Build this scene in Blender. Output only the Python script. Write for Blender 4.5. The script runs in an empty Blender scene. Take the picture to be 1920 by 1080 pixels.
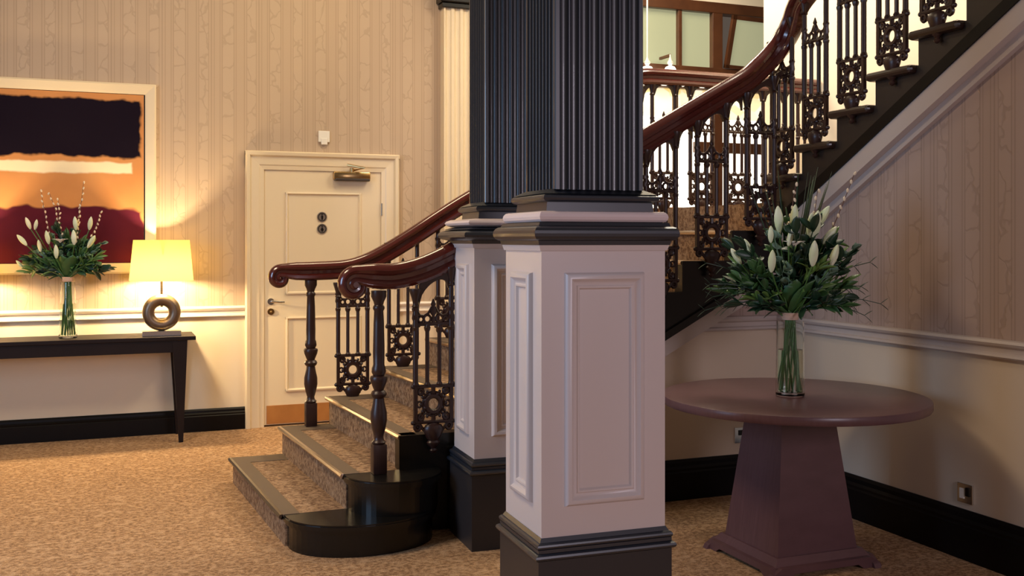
import bpy, bmesh, math, random
from mathutils import Vector, Matrix
PI = math.pi
R = math.radians
SC = bpy.context.scene
COL = SC.collection

# ------------------------------------------------------------------ camera, world, lights, exposure
CAMZ = 1.47
cam_d = bpy.data.cameras.new('camera'); cam = bpy.data.objects.new('camera', cam_d); COL.objects.link(cam)
cam.location = (0, 0, CAMZ); cam.rotation_euler = (R(90), 0, R(-21.6))
cam_d.sensor_width = 36; cam_d.lens = 1918 / 1920 * 36; cam_d.shift_y = -90 / 1920
cam_d.clip_start = .05
SC.camera = cam
SC.view_settings.view_transform = 'Standard'; SC.view_settings.look = 'None'
SC.view_settings.exposure = 0.0; SC.view_settings.gamma = 1; SC.view_settings.use_curve_mapping = False

w = bpy.data.worlds.new('world'); SC.world = w; w.use_nodes = True
w.node_tree.nodes['Background'].inputs[0].default_value = (1.0, .78, .62, 1)
w.node_tree.nodes['Background'].inputs[1].default_value = .095

def area(name, loc, target, size, power, color, size_y=None):
    l = bpy.data.lights.new(name, 'AREA'); l.energy = power; l.color = color; l.size = size
    if size_y: l.shape = 'RECTANGLE'; l.size_y = size_y
    o = bpy.data.objects.new(name, l); COL.objects.link(o); o.location = loc
    o.rotation_euler = (Vector(target) - Vector(loc)).to_track_quat('-Z', 'Y').to_euler()
    return o
def point(name, loc, power, color, r=.05):
    l = bpy.data.lights.new(name, 'POINT'); l.energy = power; l.color = color; l.shadow_soft_size = r
    o = bpy.data.objects.new(name, l); COL.objects.link(o); o.location = loc
    return o
area('window_light_front', (2.45, -2.8, 2.4), (2.4, 4, .9), 1.1, 92, (.97, .85, 1.0), 1.5)
area('window_light_left', (-2.7, 3.5, 1.9), (1.6, 4.7, 1.2), 1.4, 88, (.44, .66, 1.0), 2.0)
area('ceiling_light_hall', (-1.0, 4.6, 4.3), (-1.0, 4.6, 0), 1.2, 105, (1.0, .77, .52))
area('ceiling_light_door', (1.4, 6.6, 4.3), (1.5, 7.6, 0), .8, 34, (1.0, .78, .48))
area('stairwell_light', (4.1, 5.2, 4.9), (4.6, 5.0, 2), 1.0, 125, (1.0, .86, .66))
area('stairwell_light_back', (3.6, 7.2, 4.3), (5.0, 7.0, 2.6), .8, 60, (1.0, .84, .6))

# ------------------------------------------------------------------ materials
M = {}
def mat(name, color, rough=.5, metal=0, spec=.5, emit=None, estr=0, trans=0, coat=0, ior=None):
    m = bpy.data.materials.new(name); m.use_nodes = True
    b = m.node_tree.nodes['Principled BSDF']
    b.inputs['Base Color'].default_value = (*color, 1); b.inputs['Roughness'].default_value = rough
    b.inputs['Metallic'].default_value = metal; b.inputs['Specular IOR Level'].default_value = spec
    b.inputs['Transmission Weight'].default_value = trans; b.inputs['Coat Weight'].default_value = coat
    if ior: b.inputs['IOR'].default_value = ior
    if emit: b.inputs['Emission Color'].default_value = (*emit, 1); b.inputs['Emission Strength'].default_value = estr
    M[name] = m
    return m
def N(m, t, **kw):
    n = m.node_tree.nodes.new(t)
    for k, v in kw.items(): setattr(n, k, v)
    return n
def L(m, a, b): m.node_tree.links.new(a, b)
def P(m): return m.node_tree.nodes['Principled BSDF']
def mathn(m, op, a, b=None, c=None):
    n = N(m, 'ShaderNodeMath', operation=op)
    for i, v in enumerate((a, b, c)):
        if v is None: continue
        if isinstance(v, (int, float)): n.inputs[i].default_value = v
        else: L(m, v, n.inputs[i])
    return n.outputs[0]
def mixc(m, f, a, b):
    n = N(m, 'ShaderNodeMix', data_type='RGBA')
    if isinstance(f, (int, float)): n.inputs[0].default_value = f
    else: L(m, f, n.inputs[0])
    for i, v in ((6, a), (7, b)):
        if isinstance(v, tuple): n.inputs[i].default_value = (*v, 1)
        else: L(m, v, n.inputs[i])
    return n.outputs[2]
def noise(m, scale, detail=2, vec=None, rough=.5):
    n = N(m, 'ShaderNodeTexNoise'); n.inputs['Scale'].default_value = scale; n.inputs['Detail'].default_value = detail
    n.inputs['Roughness'].default_value = rough
    if vec is not None: L(m, vec, n.inputs['Vector'])
    return n.outputs['Fac']
def sstep(m, v, lo, hi):
    n = N(m, 'ShaderNodeMapRange', interpolation_type='SMOOTHSTEP')
    L(m, v, n.inputs[0]); n.inputs[1].default_value = lo; n.inputs[2].default_value = hi
    return n.outputs[0]
def wpos(m): return N(m, 'ShaderNodeNewGeometry').outputs['Position']
def bump(m, h, strength, dist=.01):
    n = N(m, 'ShaderNodeBump'); n.inputs['Strength'].default_value = strength; n.inputs['Distance'].default_value = dist
    L(m, h, n.inputs['Height']); L(m, n.outputs[0], P(m).inputs['Normal'])

def carpet_mat(name, c1, c2, c3):
    m = mat(name, c1, .95, spec=.1)
    p = wpos(m)
    mp = N(m, 'ShaderNodeMapping'); L(m, p, mp.inputs[0]); mp.inputs['Scale'].default_value = (1, 1.25, 1)
    v = N(m, 'ShaderNodeTexVoronoi', feature='SMOOTH_F1'); v.inputs['Scale'].default_value = 34; L(m, mp.outputs[0], v.inputs['Vector'])
    n1 = noise(m, 48, 3, mp.outputs[0], .7)
    f = sstep(m, n1, .42, .60)
    g = sstep(m, v.outputs['Distance'], .35, .75)
    a = mixc(m, f, c2, c1)
    a = mixc(m, mathn(m, 'MULTIPLY', g, .55), a, c3)
    n2 = noise(m, 170, 2, p)
    a2 = mixc(m, mathn(m, 'MULTIPLY', sstep(m, n2, .4, .7), .35), a, tuple(x * .55 for x in c2))
    L(m, a2, P(m).inputs['Base Color'])
    bump(m, n2, .5, .006)
    return m
carpet_mat('carpet', (.50, .30, .155), (.25, .14, .072), (.64, .42, .24))
carpet_mat('stair_carpet', (.38, .24, .135), (.17, .095, .055), (.50, .34, .21))
m = mat('carpet_border', (.15, .105, .068), .8, spec=.2); bump(m, noise(m, 260, 2, wpos(m)), .3, .004)

def wallpaper_mat(name, paper, dark, light, dado, zsplit):
    m = mat(name, paper, .62, spec=.25)
    p = wpos(m); s = N(m, 'ShaderNodeSeparateXYZ'); L(m, p, s.inputs[0])
    u = mathn(m, 'ADD', s.outputs[0], s.outputs[1]); z = s.outputs[2]
    t = mathn(m, 'FRACT', mathn(m, 'MULTIPLY', u, 1 / .36))
    def line(c, wd):
        d = mathn(m, 'ABSOLUTE', mathn(m, 'SUBTRACT', t, c))
        return mathn(m, 'SUBTRACT', 1, sstep(m, d, wd * .5, wd))
    lines = None
    for c, wd in ((.04, .010), (.085, .014), (.33, .012), (.375, .010), (.55, .012), (.60, .012), (.80, .010), (.86, .014), (.92, .010)):
        l = line(c, wd); lines = l if lines is None else mathn(m, 'MAXIMUM', lines, l)
    cb = N(m, 'ShaderNodeCombineXYZ'); L(m, mathn(m, 'MULTIPLY', u, 7.5), cb.inputs[0]); L(m, mathn(m, 'MULTIPLY', z, 6.0), cb.inputs[1])
    nz = N(m, 'ShaderNodeTexNoise'); nz.inputs['Scale'].default_value = 1.4; L(m, cb.outputs[0], nz.inputs['Vector'])
    ad = N(m, 'ShaderNodeVectorMath', operation='ADD'); L(m, cb.outputs[0], ad.inputs[0])
    sc = N(m, 'ShaderNodeVectorMath', operation='SCALE'); L(m, nz.outputs['Color'], sc.inputs[0]); sc.inputs['Scale'].default_value = .9
    L(m, sc.outputs[0], ad.inputs[1])
    vo = N(m, 'ShaderNodeTexVoronoi', feature='DISTANCE_TO_EDGE'); vo.inputs['Scale'].default_value = 1.0
    L(m, ad.outputs[0], vo.inputs['Vector'])
    cr = mathn(m, 'SUBTRACT', 1, sstep(m, vo.outputs['Distance'], .015, .06))
    band = mathn(m, 'MULTIPLY', sstep(m, t, .08, .10), mathn(m, 'SUBTRACT', 1, sstep(m, t, .32, .34)))
    band2 = mathn(m, 'MULTIPLY', sstep(m, t, .58, .61), mathn(m, 'SUBTRACT', 1, sstep(m, t, .79, .81)))
    cr = mathn(m, 'MULTIPLY', cr, mathn(m, 'MAXIMUM', band, band2))
    tone = mixc(m, mathn(m, 'MULTIPLY', mathn(m, 'MAXIMUM', band, band2), .35), paper, light)
    allp = mathn(m, 'MAXIMUM', mathn(m, 'MULTIPLY', lines, .42), mathn(m, 'MULTIPLY', cr, .30))
    wp = mixc(m, allp, tone, dark)
    zz = mathn(m, 'GREATER_THAN', z, zsplit)
    L(m, mixc(m, zz, dado, wp), P(m).inputs['Base Color'])
    bump(m, mathn(m, 'MULTIPLY', mathn(m, 'MULTIPLY', cr, -1), zz), .25, .004)
    return m
wallpaper_mat('wallpaper', (.52, .385, .265), (.33, .235, .15), (.58, .44, .31), (.80, .66, .47), .9)
wallpaper_mat('wallpaper_stair_shaded', (.42, .31, .26), (.24, .17, .135), (.46, .345, .29), (.66, .54, .41), .97)  # same paper; the stair side's dimmer, cooler light is put into these colours

mat('cream_paint', (.80, .66, .45), .35)
mat('trim_paint', (.78, .68, .56), .35)
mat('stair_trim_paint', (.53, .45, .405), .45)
mat('stair_wall_paint', (.92, .82, .66), .6)
mat('pedestal_paint', (.66, .575, .55), .33)
mat('black_gloss', (.006, .005, .004), .27, spec=.45)
mat('black_baseboard', (.004, .003, .003), .4, spec=.2)
mat('pillar_black', (.014, .018, .028), .38, spec=.9, coat=.15)
mat('plinth_grey', (.028, .024, .025), .42)
mat('string_paint', (.022, .014, .011), .45)
mat('tread_edge', (.035, .017, .012), .3)
mat('nosing_metal', (.62, .52, .42), .28, 1)
mat('iron', (.034, .013, .010), .36, spec=.5)
m = mat('mahogany', (.14, .02, .012), .22, spec=.6, coat=.6)
p = wpos(m); mp = N(m, 'ShaderNodeMapping'); L(m, p, mp.inputs[0]); mp.inputs['Scale'].default_value = (3, 3, 30)
L(m, mixc(m, noise(m, 6, 4, mp.outputs[0]), (.055, .008, .006), (.115, .018, .011)), P(m).inputs['Base Color'])
m = mat('brown_wood', (.19, .07, .025), .4, coat=.2)
L(m, mixc(m, noise(m, 9, 4, wpos(m)), (.05, .016, .006), (.12, .042, .014)), P(m).inputs['Base Color'])
m = mat('orange_wood', (.42, .17, .045), .4)
L(m, mixc(m, noise(m, 8, 3, wpos(m)), (.30, .11, .03), (.5, .22, .06)), P(m).inputs['Base Color'])
def table_wood(name, a, b, rough):
    m = mat(name, a, rough, spec=.5)
    tc = N(m, 'ShaderNodeTexCoord'); mp = N(m, 'ShaderNodeMapping'); L(m, tc.outputs['Object'], mp.inputs[0]); mp.inputs['Scale'].default_value = (2, 30, 2)
    L(m, mixc(m, noise(m, 3, 5, mp.outputs[0], .6), a, b), P(m).inputs['Base Color'])
    return m
table_wood('round_table_wood', (.080, .038, .040), (.145, .072, .076), .34)
table_wood('console_wood', (.006, .003, .003), (.013, .006, .005), .45)
P(M['console_wood']).inputs['Specular IOR Level'].default_value = .25
mat('brass', (.55, .36, .15), .25, 1)
mat('chrome', (.75, .74, .72), .18, 1)
mat('dark_metal', (.09, .07, .05), .3, .8)
mat('bronze', (.20, .15, .11), .38, .85)
mat('sign_metal', (.30, .25, .22), .4, .6)
mat('steel_plate', (.36, .38, .42), .3, .8)
mat('white_plastic', (.85, .80, .70), .4)
mat('frame_wood', (.80, .65, .42), .45)
mat('stone_white', (.75, .62, .6), .35)
# lampshade: translucent fabric
m = bpy.data.materials.new('shade_fabric'); m.use_nodes = True; M['shade_fabric'] = m
nt = m.node_tree; nt.nodes.clear()
o_ = nt.nodes.new('ShaderNodeOutputMaterial'); d_ = nt.nodes.new('ShaderNodeBsdfDiffuse'); t_ = nt.nodes.new('ShaderNodeBsdfTranslucent'); mx = nt.nodes.new('ShaderNodeMixShader')
d_.inputs[0].default_value = (.62, .50, .17, 1); t_.inputs[0].default_value = (.33, .26, .065, 1); mx.inputs[0].default_value = .5
nt.links.new(d_.outputs[0], mx.inputs[1]); nt.links.new(t_.outputs[0], mx.inputs[2]); nt.links.new(mx.outputs[0], o_.inputs[0])
mat('bulb', (1, .9, .7), emit=(1, .8, .5), estr=12)
mat('stained', (.9, .85, .6), .3, emit=(1, .86, .5), estr=1.0)
sm = M['stained']; vv = N(sm, 'ShaderNodeTexVoronoi'); vv.inputs['Scale'].default_value = 9; L(sm, wpos(sm), vv.inputs['Vector'])
ss = N(sm, 'ShaderNodeSeparateColor'); L(sm, vv.outputs['Color'], ss.inputs[0])
L(sm, mixc(sm, ss.outputs[0], (1.0, .93, .75), (.85, .58, .16)), P(sm).inputs['Emission Color'])
mat('glass', (.95, .98, .96), .02, trans=1, ior=1.35)
mat('water', (.85, .93, .80), .02, trans=1, ior=1.2)
mat('leaf', (.045, .12, .035), .42)
mat('leaf_dark', (.012, .040, .018), .4)
mat('leaf_grey', (.14, .24, .17), .5)
mat('leaf_bright', (.12, .22, .05), .4)
mat('stem', (.06, .15, .03), .45)
mat('twig', (.13, .06, .04), .6)
mat('catkin', (.75, .62, .45), .7)
mat('raffia', (.68, .48, .36), .7)
m = mat('lily_bud', (.72, .78, .50), .45)
tc = N(m, 'ShaderNodeTexCoord')
L(m, mixc(m, noise(m, 11, 2, tc.outputs['Object']), (.50, .66, .28), (.96, .93, .80)), P(m).inputs['Base Color'])
mat('lily_petal', (.92, .88, .78), .5)
# glazing of the stairwell screen: daylit glass
mat('lit_glass', (.9, .9, .85), .2, emit=(1, .95, .82), estr=2.2)
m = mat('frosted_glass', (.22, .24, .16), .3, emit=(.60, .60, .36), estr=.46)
# painting
m = mat('painted_canvas', (.5, .25, .1), .8, spec=.08)
tc = N(m, 'ShaderNodeTexCoord'); s = N(m, 'ShaderNodeSeparateXYZ'); L(m, tc.outputs['Object'], s.inputs[0])
X, Z = s.outputs[0], s.outputs[2]
wob = mathn(m, 'MULTIPLY', mathn(m, 'SUBTRACT', noise(m, 9, 2, tc.outputs['Object']), .5), .075)
wob2 = mathn(m, 'MULTIPLY', mathn(m, 'SUBTRACT', noise(m, 5, 2, tc.outputs['Object']), .5), .14)
def bandm(zc, hz, xr, wb, soft):
    dz = mathn(m, 'SUBTRACT', mathn(m, 'ABSOLUTE', mathn(m, 'ADD', mathn(m, 'SUBTRACT', Z, zc), wb)), hz)
    dx = mathn(m, 'SUBTRACT', mathn(m, 'ADD', X, wb), xr)
    return mathn(m, 'SUBTRACT', 1, sstep(m, mathn(m, 'MAXIMUM', dz, dx), -soft, soft))
ground = mixc(m, noise(m, 3, 3, tc.outputs['Object']), (.50, .20, .065), (.66, .31, .11))
c = mixc(m, bandm(.37, .215, .83, wob, .012), ground, (.008, .004, .010))
c = mixc(m, bandm(.075, .040, .77, mathn(m, 'MULTIPLY', wob, .4), .010), c, (.88, .74, .48))
c = mixc(m, bandm(-.505, .28, .86, wob2, .012), c, mixc(m, noise(m, 2.5, 2, tc.outputs['Object']), (.035, .003, .009), (.13, .016, .036)))
L(m, c, P(m).inputs['Base Color'])

# ------------------------------------------------------------------ mesh helpers
def box(bm, x0, x1, y0, y1, z0, z1, bev=0):
    vs = [bm.verts.new((x, y, z)) for x in (x0, x1) for y in (y0, y1) for z in (z0, z1)]
    f = [(0, 1, 3, 2), (4, 6, 7, 5), (0, 4, 5, 1), (2, 3, 7, 6), (0, 2, 6, 4), (1, 5, 7, 3)]
    fs = [bm.faces.new([vs[i] for i in q]) for q in f]
    if bev:
        es = list({e for q in fs for e in q.edges})
        bmesh.ops.bevel(bm, geom=es, offset=bev, segments=2, affect='EDGES', profile=.5)
def frustum(bm, z0, z1, a0, a1, cx=0, cy=0):   # a = (x0,x1,y0,y1)
    def ring(a, z): return [bm.verts.new((cx + p[0], cy + p[1], z)) for p in ((a[0], a[2]), (a[1], a[2]), (a[1], a[3]), (a[0], a[3]))]
    r0, r1 = ring(a0, z0), ring(a1, z1)
    bm.faces.new(r0[::-1]); bm.faces.new(r1)
    for i in range(4): bm.faces.new((r0[i], r0[(i + 1) % 4], r1[(i + 1) % 4], r1[i]))
def prism(bm, pts, vec):
    a = [bm.verts.new(p) for p in pts]; b = [bm.verts.new(Vector(p) + Vector(vec)) for p in pts]
    n = len(pts); bm.faces.new(a); bm.faces.new(b[::-1])
    for i in range(n): bm.faces.new((a[i], b[i], b[(i + 1) % n], a[(i + 1) % n]))
def tube(bm, pts, rad, seg=8, cap=True):
    pts = [Vector(p) for p in pts]; rings = []
    n = len(pts); rr = rad if isinstance(rad, (list, tuple)) else [rad] * n
    prev = None
    for i, p in enumerate(pts):
        t = (pts[min(i + 1, n - 1)] - pts[max(i - 1, 0)]).normalized()
        if prev is None:
            a = t.orthogonal().normalized()
        else:
            a = prev - t * prev.dot(t); a = a.normalized() if a.length > 1e-5 else t.orthogonal().normalized()
        prev = a; b = t.cross(a)
        rings.append([bm.verts.new(p + (a * math.cos(2 * PI * k / seg) + b * math.sin(2 * PI * k / seg)) * rr[i]) for k in range(seg)])
    for i in range(n - 1):
        for k in range(seg):
            bm.faces.new((rings[i][k], rings[i][(k + 1) % seg], rings[i + 1][(k + 1) % seg], rings[i + 1][k]))
    if cap: bm.faces.new(rings[0][::-1]); bm.faces.new(rings[-1])
def lathe(bm, prof, cx=0, cy=0, seg=20, sx=1, sy=1):
    rings = [[bm.verts.new((cx + r * math.cos(2 * PI * k / seg) * sx, cy + r * math.sin(2 * PI * k / seg) * sy, z)) for k in range(seg)] for r, z in prof]
    for i in range(len(prof) - 1):
        for k in range(seg): bm.faces.new((rings[i][k], rings[i][(k + 1) % seg], rings[i + 1][(k + 1) % seg], rings[i + 1][k]))
    bm.faces.new(rings[0][::-1]); bm.faces.new(rings[-1])
def ball(bm, c, r, s=(1, 1, 1), u=10, v=7, rot=None):
    mt = Matrix.Translation(c) @ (rot.to_4x4() if rot else Matrix()) @ Matrix.Diagonal((r * s[0], r * s[1], r * s[2], 1))
    bmesh.ops.create_uvsphere(bm, u_segments=u, v_segments=v, radius=1, matrix=mt)
def torus(bm, c, R_, r, axis='Y', seg=24, ms=8, a0=0, a1=2 * PI):
    full = abs(a1 - a0 - 2 * PI) < 1e-6
    n = seg if full else max(4, int(seg * (a1 - a0) / (2 * PI)) + 1)
    rings = []
    for i in range(n + (0 if full else 1)):
        a = a0 + (a1 - a0) * i / n
        ring = []
        for k in range(ms):
            b = 2 * PI * k / ms; rad = R_ + r * math.cos(b); h = r * math.sin(b)
            if axis == 'Y': v = (c[0] + rad * math.cos(a), c[1] + h, c[2] + rad * math.sin(a))
            elif axis == 'Z': v = (c[0] + rad * math.cos(a), c[1] + rad * math.sin(a), c[2] + h)
            else: v = (c[0] + h, c[1] + rad * math.cos(a), c[2] + rad * math.sin(a))
            ring.append(bm.verts.new(v))
        rings.append(ring)
    m_ = len(rings)
    for i in range(m_ if full else m_ - 1):
        for k in range(ms):
            bm.faces.new((rings[i][k], rings[(i + 1) % m_][k], rings[(i + 1) % m_][(k + 1) % ms], rings[i][(k + 1) % ms]))
    if not full: bm.faces.new(rings[0]); bm.faces.new(rings[-1][::-1])
def sweep(bm, path, prof):   # path: (pos, left, scale); prof: list of (side, up)
    rings = []; n = len(path)
    for i, (p, lf, s) in enumerate(path):
        p = Vector(p); t = (Vector(path[min(i + 1, n - 1)][0]) - Vector(path[max(i - 1, 0)][0])).normalized()
        lf = Vector(lf); lf = (lf - t * lf.dot(t)).normalized(); up = t.cross(lf)
        rings.append([bm.verts.new(p + (lf * a + up * b) * s) for a, b in prof])
    k = len(prof)
    for i in range(n - 1):
        for j in range(k): bm.faces.new((rings[i][j], rings[i][(j + 1) % k], rings[i + 1][(j + 1) % k], rings[i + 1][j]))
    bm.faces.new(rings[0][::-1]); bm.faces.new(rings[-1])
def obj(name, bm, material, parent=None, smooth=False, loc=None):
    bmesh.ops.recalc_face_normals(bm, faces=bm.faces)
    me = bpy.data.meshes.new(name); bm.to_mesh(me); bm.free()
    me.materials.append(M[material] if isinstance(material, str) else material)
    if smooth:
        for p_ in me.polygons: p_.use_smooth = True
        try: me.set_sharp_from_angle(angle=R(38))
        except Exception: pass
    o = bpy.data.objects.new(name, me); COL.objects.link(o)
    if loc: o.location = loc
    if parent: o.parent = parent
    return o
def newbm(): return bmesh.new()
def part(name, material, parent, fn, *a, smooth=False, loc=None, **k):
    bm = newbm(); fn(bm, *a, **k); return obj(name, bm, material, parent, smooth, loc)
def thing(name, label, cat, loc=(0, 0, 0), rz=0, group=None):
    o = bpy.data.objects.new(name, None); COL.objects.link(o); o.empty_display_size = .1
    o.location = loc; o.rotation_euler = (0, 0, rz); o['label'] = label; o['category'] = cat
    if group: o['group'] = group
    return o
def tag(o, label, cat, group=None):
    o['label'] = label; o['category'] = cat
    if group: o['group'] = group
    return o
def struct(o, label=None, cat=None):
    o['kind'] = 'structure'
    if label: o['label'] = label
    if cat: o['category'] = cat
    return o
def copy_tree(o, parent=None):
    c = o.copy(); COL.objects.link(c); c.parent = parent
    for ch in list(o.children): copy_tree(ch, c)
    return c

# ------------------------------------------------------------------ the setting
YW = 8.2      # back wall plane
XS = 3.69     # spandrel wall of the upper flight
YS = 5.05     # spandrel wall of the lower flight
bm = newbm(); box(bm, -6, 9, -4, 10.5, -.1, 0); struct(obj('floor', bm, 'carpet'), 'brown mottled carpet of the hall floor', 'floor')
bm = newbm(); box(bm, -3.5, 1.02, YW, YW + .12, 0, 4.6); box(bm, 2.22, 4.3, YW, YW + .12, 0, 4.6); box(bm, 1.02, 2.22, YW, YW + .12, 2.15, 4.6)
struct(obj('wall_back', bm, 'wallpaper'), 'papered wall with cream dado behind the console table and door', 'wall')
# chair rail profile (outward distance, height)
RAIL = [(0, 0), (.022, .0), (.03, .008), (.026, .018), (.012, .024), (.012, .046), (.028, .056), (.034, .068), (.026, .080), (.012, .084), (0, .084)]
def xrail(bm, x0, x1, y, z, prof=RAIL):    # on a wall facing -Y
    prism(bm, [(x0, y - a, z + b) for a, b in prof], (x1 - x0, 0, 0))
def yrail(bm, y0, y1, x, z, prof=RAIL):    # on a wall facing -X
    prism(bm, [(x - a, y0, z + b) for a, b in prof], (0, y1 - y0, 0))
BASE = lambda h: [(0, 0), (.032, 0), (.032, h * .68), (.026, h * .72), (.028, h * .78), (.018, h * .84), (.016, h * .93), (.006, h), (0, h)]
bm = newbm(); xrail(bm, -3.5, 1.0, YW, .876); xrail(bm, 2.24, 2.56, YW, .876); struct(obj('trim_1', bm, 'trim_paint'), 'cream chair rail along the back wall', 'chair rail')
bm = newbm(); xrail(bm, -3.5, 1.0, YW, 0, BASE(.17)); xrail(bm, 2.24, 4.3, YW, 0, BASE(.17)); struct(obj('baseboard_back', bm, 'black_baseboard'), 'black skirting board along the back wall', 'baseboard')

# spandrel walls below the stairs
def S1(x): return 1.015 + .522 * (x - 3.054)       # top of the white trim, lower flight
def S2(y): return 1.707 + .56 * (4.653 - y)        # same, upper flight
TH = .095
bm = newbm()
x0 = 1.75
prism(bm, [(x0, YS, 0), (XS + .08, YS, 0), (XS + .08, YS, S1(XS) - .01), (x0, YS, S1(x0) - .02)], (0, .08, 0))
struct(obj('wall_under_lower_flight', bm, 'wallpaper_stair_shaded'), 'papered spandrel wall below the lower flight, left of the corner', 'wall')
bm = newbm(); ye = -1.0
prism(bm, [(XS, YS + .08, 0), (XS, ye, 0), (XS, ye, S2(ye) - .02), (XS, YS + .08, S2(YS + .08) - .02)], (.08, 0, 0))
struct(obj('wall_under_upper_flight', bm, 'wallpaper_stair_shaded'), 'papered spandrel wall rising to the right below the upper flight', 'wall')
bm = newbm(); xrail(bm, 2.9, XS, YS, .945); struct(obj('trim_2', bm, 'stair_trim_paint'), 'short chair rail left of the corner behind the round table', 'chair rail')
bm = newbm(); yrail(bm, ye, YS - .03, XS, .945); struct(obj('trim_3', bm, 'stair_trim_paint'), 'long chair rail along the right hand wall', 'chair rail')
bm = newbm(); xrail(bm, 1.75, XS, YS, 0, BASE(.225)); struct(obj('baseboard_lower_flight', bm, 'black_baseboard'), 'black skirting behind the round table left of the corner', 'baseboard')
bm = newbm(); yrail(bm, ye, YS - .03, XS, 0, BASE(.225)); struct(obj('baseboard_right', bm, 'black_baseboard'), 'black skirting along the right hand wall', 'baseboard')
# stairwell walls beyond
bm = newbm(); box(bm, 5.0, 5.12, -1, 7.03, 0, 5.6); struct(obj('wall_stairwell', bm, 'stair_wall_paint'), 'plain bright cream wall behind the upper flight', 'wall')
bm = newbm(); prism(bm, [(1.8, 6.39, 0), (4.99, 6.39, 0), (4.99, 6.39, 1.5), (3.6, 6.39, 1.5), (1.8, 6.39, .5)], (0, .08, 0)); struct(obj('wall_far_spandrel', bm, 'cream_paint'), 'plain spandrel wall under the far side of the stairs', 'wall')

# glazed timber screen behind the landing
def screen():
    t = bpy.data.objects.new('window_1', None); COL.objects.link(t); t.location = (4.3, YW, 0); struct(t, 'brown timber glazed screen behind the landing', 'window')
    X1 = 4.4
    def pc(name, matn, x0, x1, z0, z1, y0=-.03, y1=.06, b=.006):
        return part(name, matn, t, box, x0, x1, y0, y1, z0, z1, b)
    pc('dado_panel', 'orange_wood', 0, X1, 0, 1.66)
    pc('bottom_rail', 'brown_wood', 0, X1, 1.66, 1.76, -.05)
    pc('middle_rail', 'brown_wood', .75, X1, 2.28, 2.38, -.05)
    pc('transom', 'brown_wood', 0, X1, 2.86, 3.07, -.06)
    pc('head_rail', 'brown_wood', 0, X1, 3.58, 3.68, -.06)
    for x, w_, z0, z1 in ((.0, .10, 0, 3.6), (.93, .11, 1.7, 3.6), (2.2, .10, 1.7, 3.6), (3.3, .1, 1.7, 3.6), (4.3, .1, 0, 3.6)):
        pc('post', 'brown_wood', x, x + w_, z0, z1, -.055)
    pc('mullion', 'brown_wood', .57, .61, 3.05, 3.6, -.045)
    pc('mullion', 'brown_wood', .53, .57, 1.75, 2.9, -.045)
    pc('mullion', 'brown_wood', 1.6, 1.64, 1.75, 2.9, -.045)
    for x0, x1 in ((.10, .93), (1.04, 2.2), (2.3, 3.3), (3.4, 4.3)):
        pc('glass_pane', 'lit_glass', x0, x1, 1.76, 2.60, .0, .012, 0); pc('leaded_light', 'stained', x0, x1, 2.60, 2.86, .0, .012, 0)
    for x0, x1 in ((.10, .57), (.61, .93), (2.3, 3.3), (3.4, 4.3)):
        pc('frosted_pane', 'frosted_glass', x0, x1, 3.07, 3.58, .0, .012, 0)
    # tilted open hopper sash
    s_ = bpy.data.objects.new('tilted_sash', None)
    bm = newbm(); box(bm, 0, 1.12, -.02, .02, 0, .035); box(bm, 0, 1.12, -.02, .02, .45, .49); box(bm, 0, .04, -.02, .02, 0, .49); box(bm, 1.08, 1.12, -.02, .02, 0, .49)
    s_ = obj('tilted_sash', bm, 'brown_wood', t); s_.location = (1.06, -.05, 3.075); s_.rotation_euler = (R(14), R(1.5), 0)
    bm = newbm(); box(bm, .04, 1.08, -.005, .005, .035, .45); obj('frosted_pane', bm, 'frosted_glass', s_)
screen()
bm = newbm(); box(bm, 4.3, 8.7, YW - .02, YW + .12, 3.68, 5.4); struct(obj('wall_above_window', bm, 'stair_wall_paint'), 'cream bulkhead above the glazed screen', 'wall')

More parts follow.
